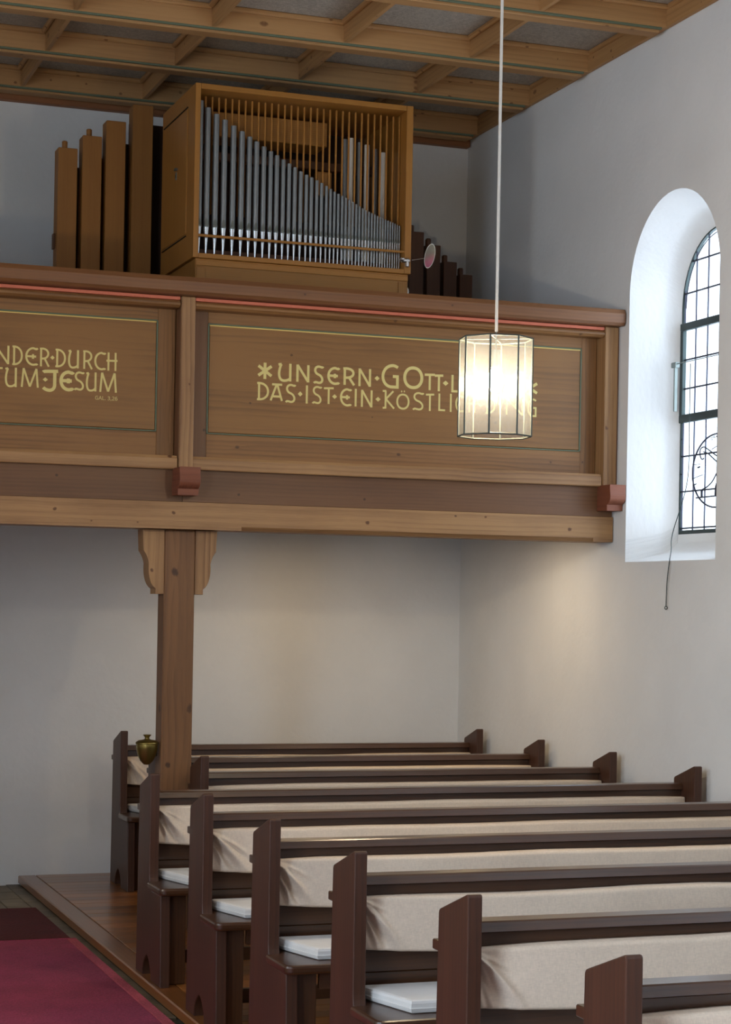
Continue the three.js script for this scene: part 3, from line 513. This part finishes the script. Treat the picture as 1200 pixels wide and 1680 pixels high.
function cushion(x0, x1, seed) {        // cloth covered back pad, gathered and pulled tight at both ends
  const r = rng(seed * 31 + 5), xs = [], L = x1 - x0;
  for (let i = 0; i <= 120; i++) xs.push(0.42 * Math.pow(i / 120, 1.1)); for (let i = 1; i <= 70; i++) xs.push(0.42 + (L - 0.62) * i / 70); for (let i = 1; i <= 40; i++) xs.push(L - 0.2 + 0.2 * i / 40);
  const folds = [];        // creases fanning out from the upper corner: [angle, width, height, reach]
  for (let i = 0; i < 9; i++) folds.push([0.42 + i * 0.115 + (r() - 0.5) * 0.08, 0.024 + r() * 0.016, 0.007 + 0.008 * r(), 0.08 + 0.1 * r()]);
  folds.push([0.74 + (r() - 0.5) * 0.12, 0.06, 0.026 + 0.006 * r(), 0.18 + 0.05 * r()]); folds.push([1.02 + (r() - 0.5) * 0.1, 0.045, 0.018, 0.15]);
  const wy = r() * 10, amp = 0.004 + 0.006 * r(), pos = [], idx = [], uv = [];
  // rounded-rectangle section, [across 0 back..1 front, up -1..1] plus which side
  const sec = []; const C = 0.1, add = (p, q) => sec.push([p, q]);
  for (let i = 0; i <= 40; i++) add(1, 1 - C * 1.3 - (2 - 2.6 * C) * i / 40);
  for (let i = 1; i < 6; i++) { const t = i / 6 * Math.PI / 2; add(1 - 0.24 + 0.24 * Math.cos(t), -1 + C * 1.3 - C * 1.3 * Math.sin(t)); }
  add(0.76, -1); add(0, -1); add(0, 0); add(0, 1); add(0.3, 1.0); add(0.6, 1.0);
  for (let i = 0; i < 8; i++) { const t = Math.PI / 2 * (1 - i / 8); add(1 - 0.24 + 0.24 * Math.cos(t), 1 - C * 1.3 + C * 1.3 * Math.sin(t)); }
  const K = sec.length;
  xs.forEach((s, si) => {
    const e = Math.min(s, L - s), soft = 1 - Math.exp(-e / 0.12), top = 0.785 + amp * (fbm(s * 1.6 + wy, 1, 9) - 0.5) * 2 - 0.006 * (1 - soft), bot = 0.588 + 0.022 * Math.exp(-e / 0.3) + amp * 0.5 * (noise(s * 2 + wy, 5, 3) - 0.5);
    sec.forEach(([p, q], k) => {
      const y = (top + bot) / 2 + q * (top - bot) / 2, th = 0.038 + 0.03 * soft, t = Math.max(0, top - y), f = clamp((p - 0.5) * 2);
      let z = -0.122 + p * th + f * 0.022 * Math.sin(Math.PI * clamp(t / 0.2) * 0.62) * soft;
      const rr = Math.hypot(s + 0.01, t), ang = Math.atan2(t, s + 0.01);
      for (const [fa, fw, fh, fl] of folds) { const d = (ang - fa - rr * 0.5) * Math.max(rr, 0.05), w = fw * (0.12 + rr * 0.9); z += f * fh * clamp(rr / 0.04) * Math.exp(-((rr / fl) ** 4)) * (Math.exp(-((d / w) ** 2)) - 0.95 * Math.exp(-(((d - w * 1.9) / w) ** 2))); }
      z += f * 0.003 * (fbm(s * 5, y * 8, seed + 3) - 0.5);
      pos.push(x0 + s, y, z); uv.push(s / 0.5, y / 0.5 + (1 - p) * 0.1);
    });
    if (si) for (let k = 0; k < K; k++) { const p = (si - 1) * K + k, q = (si - 1) * K + (k + 1) % K; idx.push(p, q, p + K, q, q + K, p + K); }
  });
  for (const [base, flip] of [[0, 0], [(xs.length - 1) * K, 1]]) for (let k = 1; k < K - 1; k++) flip ? idx.push(base, base + k, base + k + 1) : idx.push(base, base + k + 1, base + k);
  const g = new THREE.BufferGeometry(); g.setAttribute('position', new THREE.Float32BufferAttribute(pos, 3)); g.setAttribute('uv', new THREE.Float32BufferAttribute(uv, 2)); g.setIndex(idx); g.computeVertexNormals();
  // make sure the faces look outwards
  const n = g.attributes.normal, m = 20; if (n.getZ(100 * K + m) < 0) { const ix = g.index.array; for (let i = 0; i < ix.length; i += 3) { const t = ix[i]; ix[i] = ix[i + 1]; ix[i + 1] = t; } g.computeVertexNormals(); }
  return g;
}
function seatPad(x0, x1, seed) {
  const layer = (y, h, grow, bev) => { const s = new THREE.Shape(), a = x0 - grow, b = x1 + grow, z0 = -0.105, z1 = 0.18 + grow; s.moveTo(a, z0); s.lineTo(b, z0); s.lineTo(b, z1); s.lineTo(a + 0.07, z1); s.lineTo(a, z0 + 0.04); return extr(s, h, bev).rotateX(Math.PI / 2).translate(0, y + h, 0); };
  const g = mergeGeometries([layer(0, 0.043, 0, 0.011), layer(0.014, 0.005, 0.003, 0.002)].map(flat));
  return grain(g, 0, seed, 0.5, 0.5);
}
const ROWS = ['back row against the rear wall', 'second row from the rear wall', 'third row from the rear wall', 'fourth row from the rear wall', 'fifth row from the rear wall', 'sixth row from the rear wall', 'seventh row from the rear wall', 'eighth row from the rear wall', 'ninth row, the nearest to us'];
const pewShort = makePew(IN2, 1), pewLong = makePew(IN, 2), padLong = seatPad(IN + 0.022 - PX, RX - 0.03 - PX, 1), padShort = seatPad(IN2 + 0.022 - PX, RX - 0.03 - PX, 2);
for (let k = 0; k < 9; k++) {
  const z0 = 0.585 + 0.949 * k, short = k < 3, src = short ? pewShort : pewLong, pew = src.clone();
  pew.name = numbered('pew'); pew.position.set(PX, 0.0005, z0); pew.userData = { label: 'dark stained wooden pew, ' + ROWS[k], category: 'pew', group: 'church pews' };
  scene.add(pew);
  const b = thing('back_cushion', 'long beige cloth back cushion on the pew, ' + ROWS[k], 'cushion', PX, 0.0, z0, 'pew back cushions');
  part(b, 'cover', cushion((short ? IN2 : IN) + 0.006 - PX, RX - 0.006 - PX, k + 1), M.cloth);
  const p = thing('seat_cushion', 'thin white seat cushion on the pew, ' + ROWS[k], 'cushion', PX, 0.4475, z0, 'pew seat cushions');
  part(p, 'pad', short ? padShort : padLong, M.pad);
}

// ---------------------------------------------------------------- organ
{
  const ox = -1.727, oy = 2.435, oz = 1.425, W = 1.286, o = thing('organ', 'small organ in a honey brown wooden case with a row of grey metal pipes', 'organ', ox, oy, oz);
  const g = (name, geo, m, x, y, z, parent = o) => part(parent, name, geo, m, x - ox, y - oy, z - oz);
  const x0 = -2.37, x1 = -1.084, y0 = 3.638, y1 = 4.6, zf = 1.8, zb = 1.04, zm = (zf + zb) / 2, D = zf - zb;
  g('plinth', wbox(W - 0.03, 1.20, D - 0.03, 0, 901, 0.003), M.organ, ox + 0.004, 3.037, zm - 0.002);
  g('plinth_rail', wbox(W - 0.034, 0.03, 0.008, 0, 902, 0.002), M.organ, ox + 0.004, 3.612, zf - 0.013);
  for (const x of [x0 + 0.05, x1 - 0.045]) g('plinth_rail', wbox(0.05, 0.2, 0.007, 1, 903, 0.002), M.organ, x, 3.49, zf - 0.0135);
  g('case_bottom', wbox(W - 0.072, 0.026, D, 0, 905, 0.002), M.organ, ox - 0.005, y0 + 0.013, zm - 0.001); g('case_top', wbox(W - 0.072, 0.03, D, 0, 906, 0.002), M.organ, ox - 0.005, y1 - 0.015, zm - 0.001);
  const ls = g('case_side', wbox(0.03, y1 - y0, D, 1, 907, 0.002), M.organ, x0 + 0.015, (y0 + y1) / 2, zm); g('case_side', wbox(0.04, y1 - y0, D, 1, 908, 0.002), M.organ, x1 - 0.02, (y0 + y1) / 2, zm);
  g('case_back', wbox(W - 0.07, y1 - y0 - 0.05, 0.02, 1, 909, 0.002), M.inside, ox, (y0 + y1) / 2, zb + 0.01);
  // door in the near side of the case, with a lock
  const door = g('side_door', wbox(0.008, 0.70, D - 0.2, 1, 911, 0.003), M.organ, x0 - 0.001, 4.14, zm - 0.06);
  for (const yy of [0.36, -0.36]) part(door, 'door_joint', cbox(0.009, 0.006, D - 0.2, 0.001), M.black, 0, yy, 0);
  part(door, 'lock', mergeGeometries([cbox(0.008, 0.045, 0.02, 0.003), cbox(0.02, 0.014, 0.03, 0.003).translate(-0.006, 0.035, 0.012)]), M.zinc, -0.005, 0.02, 0.05);
  part(door, 'keyhole', cbox(0.004, 0.02, 0.008, 0.001), M.black, -0.0085, 0.018, 0.05);
  // front pipes: body, mouth and cone foot, tallest at the near end
  const tops = [[-2.326, 4.515], [-2.284, 4.480], [-2.235, 4.449], [-2.186, 4.422], [-2.135, 4.394], [-2.086, 4.367], [-2.041, 4.342], [-2.000, 4.319], [-1.957, 4.295], [-1.917, 4.272], [-1.880, 4.253], [-1.842, 4.233], [-1.807, 4.214], [-1.773, 4.196], [-1.738, 4.176], [-1.704, 4.160], [-1.674, 4.148], [-1.642, 4.135], [-1.613, 4.122], [-1.584, 4.108], [-1.559, 4.094], [-1.535, 4.080]];
  { let x = -1.535, d = 0.0235; const top = (q) => (q < -1.444 ? mix(4.08, 4.041, (q + 1.535) / 0.091) : q < -1.342 ? mix(4.041, 3.99, (q + 1.444) / 0.102) : q < -1.253 ? mix(3.99, 3.958, (q + 1.342) / 0.089) : q < -1.179 ? mix(3.958, 3.934, (q + 1.253) / 0.074) : mix(3.934, 3.905, (q + 1.179) / 0.081)); while (x + d < -1.128) { x += d; tops.push([x, top(x)]); d = Math.max(0.0128, d * 0.974); } }
  tops.forEach(([x, top], i) => {
    const nx = tops[i + 1] ? tops[i + 1][0] : x + 0.013, r = Math.min(0.0165, (nx - x) * 0.37), z = 1.745, yf = 3.662, ym = 3.82;
    const P = g('metal_pipe', new THREE.CylinderGeometry(r, r, top - ym, 14, 1, false).translate(0, (top - ym) / 2, 0), M.pipe, x, ym, z);
    part(P, 'pipe_foot', new THREE.CylinderGeometry(r, 0.0035, ym - yf, 14).translate(0, -(ym - yf) / 2, 0), M.pipeFoot);
    const lip = new THREE.ConeGeometry(r * 0.85, r * 4, 12).scale(1, 1, 0.35).translate(0, r * 2 + 0.006, r * 0.86); part(P, 'mouth', mergeGeometries([lip, new THREE.BoxGeometry(r * 1.6, 0.005, 0.006).translate(0, 0.001, r * 0.9)].map(flat)), M.zinc);
  });
  g('pipe_rail', wbox(W - 0.06, 0.014, 0.014, 0, 915, 0.003), M.organ, ox - 0.004, 3.764, 1.785);
  for (let k = 0; k < 31; k++) { const x = -2.287 + (k / 30) * 1.155; g('slat', wbox(0.0095, y1 - 0.045 - 3.9, 0.012, 1, 920 + (k % 4), 0.002), M.organ, x, (y1 - 0.045 + 3.9) / 2, 1.70); }
  // dark boards added behind the large wooden pipes so their gaps read as shade
  for (const [a, b, top] of [[-2.865, -2.775, 4.33], [-2.774, -2.64, 4.40], [-2.60, -2.48, 4.50], [-2.479, -2.2, 4.63]]) g('gap_shade_board', wbox(b - a, top - 2.437, 0.03, 1, 935, 0.002), M.inside, (a + b) / 2, (top + 2.437) / 2, 0.62);
  // what shows inside between the slats
  g('wind_chest', wbox(0.72, 0.14, 0.22, 0, 930, 0.004), M.organ, -1.85, 4.47, 1.35); g('rack_board', wbox(0.09, 0.14, 0.06, 1, 931, 0.004), M.organ, -1.51, 4.18, 1.45); g('rack_beam', wbox(1.2, 0.05, 0.05, 0, 932, 0.004), M.organDark, ox, 4.33, 1.25);
  g('wind_pipe', rod([-1.7, 4.29, 1.4], [-1.38, 4.46, 1.36], 0.016, 12), M.zinc, ox, oy, oz); g('wind_pipe', rod([-1.69, 4.30, 1.5], [-1.58, 4.19, 1.5], 0.006, 8), M.chrome, ox, oy, oz);
  g('sound_board', wbox(W - 0.1, 0.04, 0.4, 0, 933, 0.003), M.organDark, ox, 3.70, 1.42);
  [[-1.40, 4.44], [-1.365, 4.45], [-1.31, 4.43], [-1.265, 4.42], [-1.215, 4.40], [-1.165, 4.385]].forEach(([x, top], k) => g('inner_pipe', new THREE.CylinderGeometry(0.016, 0.016, top - 3.72, 14).translate(0, (top + 3.72) / 2, 0), k % 2 ? M.white : M.pipe, x, 0, 1.52));
  g('switch_knob', new THREE.SphereGeometry(0.022, 16, 12).scale(0.5, 1.2, 1), M.white, -1.085, 3.545, 1.74);
}
// large stopped wooden pipes left of the case
[[-2.94, -2.825, 4.405, 1, 'shortest square wooden organ pipe, at the far left of four'], [-2.795, -2.68, 4.49, 1, 'square wooden organ pipe with peg, second from the left of four'], [-2.655, -2.537, 4.592, 0, 'tall plain square wooden organ pipe, third from the left of four'], [-2.495, -2.372, 4.703, 0, 'tallest square wooden organ pipe, beside the organ case']].forEach(([a, b, top, peg, label], k) => {
  const base = 2.435, x = (a + b) / 2, t = thing('wooden_pipe', label, 'organ pipe', x, base, 0.742, 'large wooden organ pipes');
  part(t, 'body', wbox(b - a, top - base, 0.115, 1, 940 + k, 0.003), M.organPipe, 0, (top - base) / 2, 0);
  if (peg) part(t, 'stopper', mergeGeometries([new THREE.CylinderGeometry(0.017, 0.016, 0.05, 12).translate(0, 0.022, 0), new THREE.SphereGeometry(0.017, 12, 8).scale(1, 0.5, 1).translate(0, 0.047, 0)]), M.organPipe, -0.008, top - base, -0.01);
  if (!k) part(t, 'tuning_block', wbox(0.012, 0.09, 0.05, 1, 949, 0.002), M.organDark, -(b - a) / 2 - 0.006, 3.86 - base, -0.02);
});
[[-0.602, -0.502, 4.152, 'tallest dark wooden pipe, half behind the organ case'], [-0.479, -0.385, 4.075, 'dark wooden pipe behind the oval mirror'], [-0.362, -0.269, 3.975, 'dark wooden pipe, third from the organ case'], [-0.248, -0.158, 3.90, 'shortest dark wooden pipe, in the gallery corner']].forEach(([a, b, top, label], k) => {
  const base = 2.435, t = thing('small_wooden_pipe', label, 'organ pipe', (a + b) / 2, base, 0.45, 'small wooden organ pipes');
  part(t, 'body', wbox(b - a, top - base, 0.1, 1, 950 + k, 0.003), M.organDark, 0, (top - base) / 2, 0);
  part(t, 'stopper', wbox(0.032, 0.05, 0.032, 1, 955, 0.006), M.organDark, -0.02, top - base + 0.024, -0.005);
});
{
  const m = thing('oval_mirror', 'small oval mirror on a chrome arm beside the organ case', 'mirror', -1.07, 3.70, 1.84);
  const c = [0.062, 0.032, 0.06];
  const disc = new THREE.CylinderGeometry(0.047, 0.047, 0.008, 32).rotateX(Math.PI / 2).scale(0.62, 1.5, 1), face = new THREE.CylinderGeometry(0.044, 0.044, 0.002, 32).rotateX(Math.PI / 2).scale(0.61, 1.51, 1).translate(0, 0, 0.0045);
  const f = part(m, 'mirror_frame', disc, M.white, ...c); f.rotation.set(0.27, -0.35, -0.1);
  part(f, 'mirror_glass', face, std({ color: 0xb8bcc0, metalness: 1, roughness: 0.04 }));
  part(m, 'arm', rod([-0.02, 0.012, -0.005], [c[0] - 0.01, c[1] - 0.01, c[2] - 0.012], 0.0025), M.chrome);
  part(m, 'clamp', mergeGeometries([cbox(0.05, 0.022, 0.03, 0.006), cbox(0.02, 0.05, 0.02, 0.005).translate(0.008, -0.012, 0.004), cbox(0.025, 0.02, 0.04, 0.006).translate(-0.022, 0.006, 0)]), M.chrome, -0.055, 0.008, -0.02);
}

// ---------------------------------------------------------------- brass urn on the post
{
  const u = thing('brass_urn', 'lidded brass urn fixed to the side of the timber post', 'urn', -2.659, 0.872, 2.14);
  const V = (a) => a.map((p) => new THREE.Vector2(p[0], p[1]));
  part(u, 'bowl', new THREE.LatheGeometry(V([[0.001, 0], [0.016, 0.002], [0.036, 0.022], [0.049, 0.05], [0.057, 0.085], [0.058, 0.108], [0.055, 0.112]]), 32), M.brass);
  part(u, 'lid', new THREE.LatheGeometry(V([[0.06, 0.111], [0.062, 0.116], [0.057, 0.122], [0.045, 0.13], [0.02, 0.134], [0.012, 0.138], [0.012, 0.146], [0.022, 0.158], [0.02, 0.16], [0.001, 0.156]]), 32), M.brass).position.x = 0;
  part(u, 'bracket', cbox(0.05, 0.05, 0.03, 0.004), M.iron, 0.03, 0.07, -0.01);
}

// ---------------------------------------------------------------- hanging lamps
const LAMP_Y = 2.43, LAMP_H = 0.392, LR = 0.149;
function makeLamp() {
  const o = new THREE.Group(), y23 = 23.5 * Math.PI / 180, ang = (i) => (8.5 + 45 * i) * Math.PI / 180;
  const right = [Math.cos(y23), Math.sin(y23)], to = [-Math.sin(y23), Math.cos(y23)];
  const c = (i) => { const a = ang(i); return [LR * (Math.cos(a) * right[0] + Math.sin(a) * to[0]), LR * (Math.cos(a) * right[1] + Math.sin(a) * to[1])]; };
  const bump = texture(256, 256, (x, y) => { let k = noise(x * 60, y * 60, 301) * 0.6 + noise(x * 130, y * 130, 302) * 0.4; k = Math.pow(k, 1.5) * 255; return [k, k, k]; }, false);
  const seeded = phys({ color: 0xf4f8f6, roughness: 0.17, transmission: 1, thickness: 0, ior: 1.5, bumpMap: bump, bumpScale: 0.002 });
  for (let i = 0; i < 8; i++) {
    const a = c(i), b = c(i + 1), g = new THREE.PlaneGeometry(Math.hypot(b[0] - a[0], b[1] - a[1]), LAMP_H);
    const m = part(o, 'glass_pane', g, seeded, (a[0] + b[0]) / 2, LAMP_H / 2, (a[1] + b[1]) / 2); m.rotation.y = Math.atan2((a[0] + b[0]) / 2, (a[1] + b[1]) / 2);
    part(o, 'upright', rod([a[0], 0, a[1]], [a[0], LAMP_H, a[1]], 0.004, 6), M.leading);
    for (const y of [0, LAMP_H]) part(o, 'rim', rod([a[0], y, a[1]], [b[0], y, b[1]], 0.004, 6), M.leading);
    if (i % 2 === 0) part(o, 'spoke', rod([a[0], LAMP_H, a[1]], [0, LAMP_H, 0], 0.0025, 5), M.zinc);
  }
  const top = 5.06 - LAMP_Y;
  part(o, 'cord', rod([0, LAMP_H + 0.03, 0], [0, top, 0], 0.0062, 10), M.cord);
  part(o, 'stem', rod([0, LAMP_H - 0.07, 0], [0, LAMP_H + 0.035, 0], 0.003, 8), M.zinc);
  part(o, 'lamp_holder', new THREE.CylinderGeometry(0.018, 0.022, 0.07, 16), M.zinc, 0, LAMP_H - 0.08, 0);
  const bulb = part(o, 'bulb', new THREE.SphereGeometry(0.034, 20, 14).scale(1, 1.5, 1), std({ color: 0xffffff, emissive: LAMP_COLOR.clone().lerp(new THREE.Color(1, 1, 1), 0.6), emissiveIntensity: 20 }), 0, 0.225, 0);
  const l = new THREE.PointLight(LAMP_COLOR, LAMP_POWER); l.name = 'bulb'; l.position.set(0, 0.225, 0); l.castShadow = true; l.shadow.radius = 1.5; o.add(l);
  return o;
}
[[-1.927, 5.0, 'octagonal glass pendant lamp, lit, hanging on a long pale cord'], [-5.72, 5.0, 'octagonal glass pendant lamp, lit, left of the aisle']].forEach(([x, z, label]) => {
  const o = makeLamp(); o.name = numbered('pendant_lamp'); o.position.set(x, LAMP_Y, z); o.userData = { label, category: 'lamp', group: 'pendant lamps' }; scene.add(o);
});

// two flush lights under the gallery floor, hidden behind its beam; they warm the walls there
[[-1.35, 0.98, 'round flush ceiling light under the gallery, near the rear wall'], [-0.66, 1.72, 'round flush ceiling light under the gallery, near the right wall']].forEach(([x, z, label]) => {
  const t = thing('gallery_light', label, 'lamp', x, 2.205, z, 'flush lights under the gallery');
  part(t, 'housing', new THREE.CylinderGeometry(0.13, 0.13, 0.05, 32), M.white, 0, 0.025, 0);
  part(t, 'diffuser', new THREE.CylinderGeometry(0.115, 0.115, 0.006, 32), std({ color: 0xfff4e0, emissive: GALLERY_COLOR, emissiveIntensity: 1.5 }), 0, -0.002, 0);
  const l = new THREE.RectAreaLight(GALLERY_COLOR, GALLERY_POWER, 0.2, 0.2); l.name = 'gallery_light'; l.position.set(x, 2.198, z); l.lookAt(x, 0, z); scene.add(l);
});

shadows(scene);
renderer.render(scene, camera);
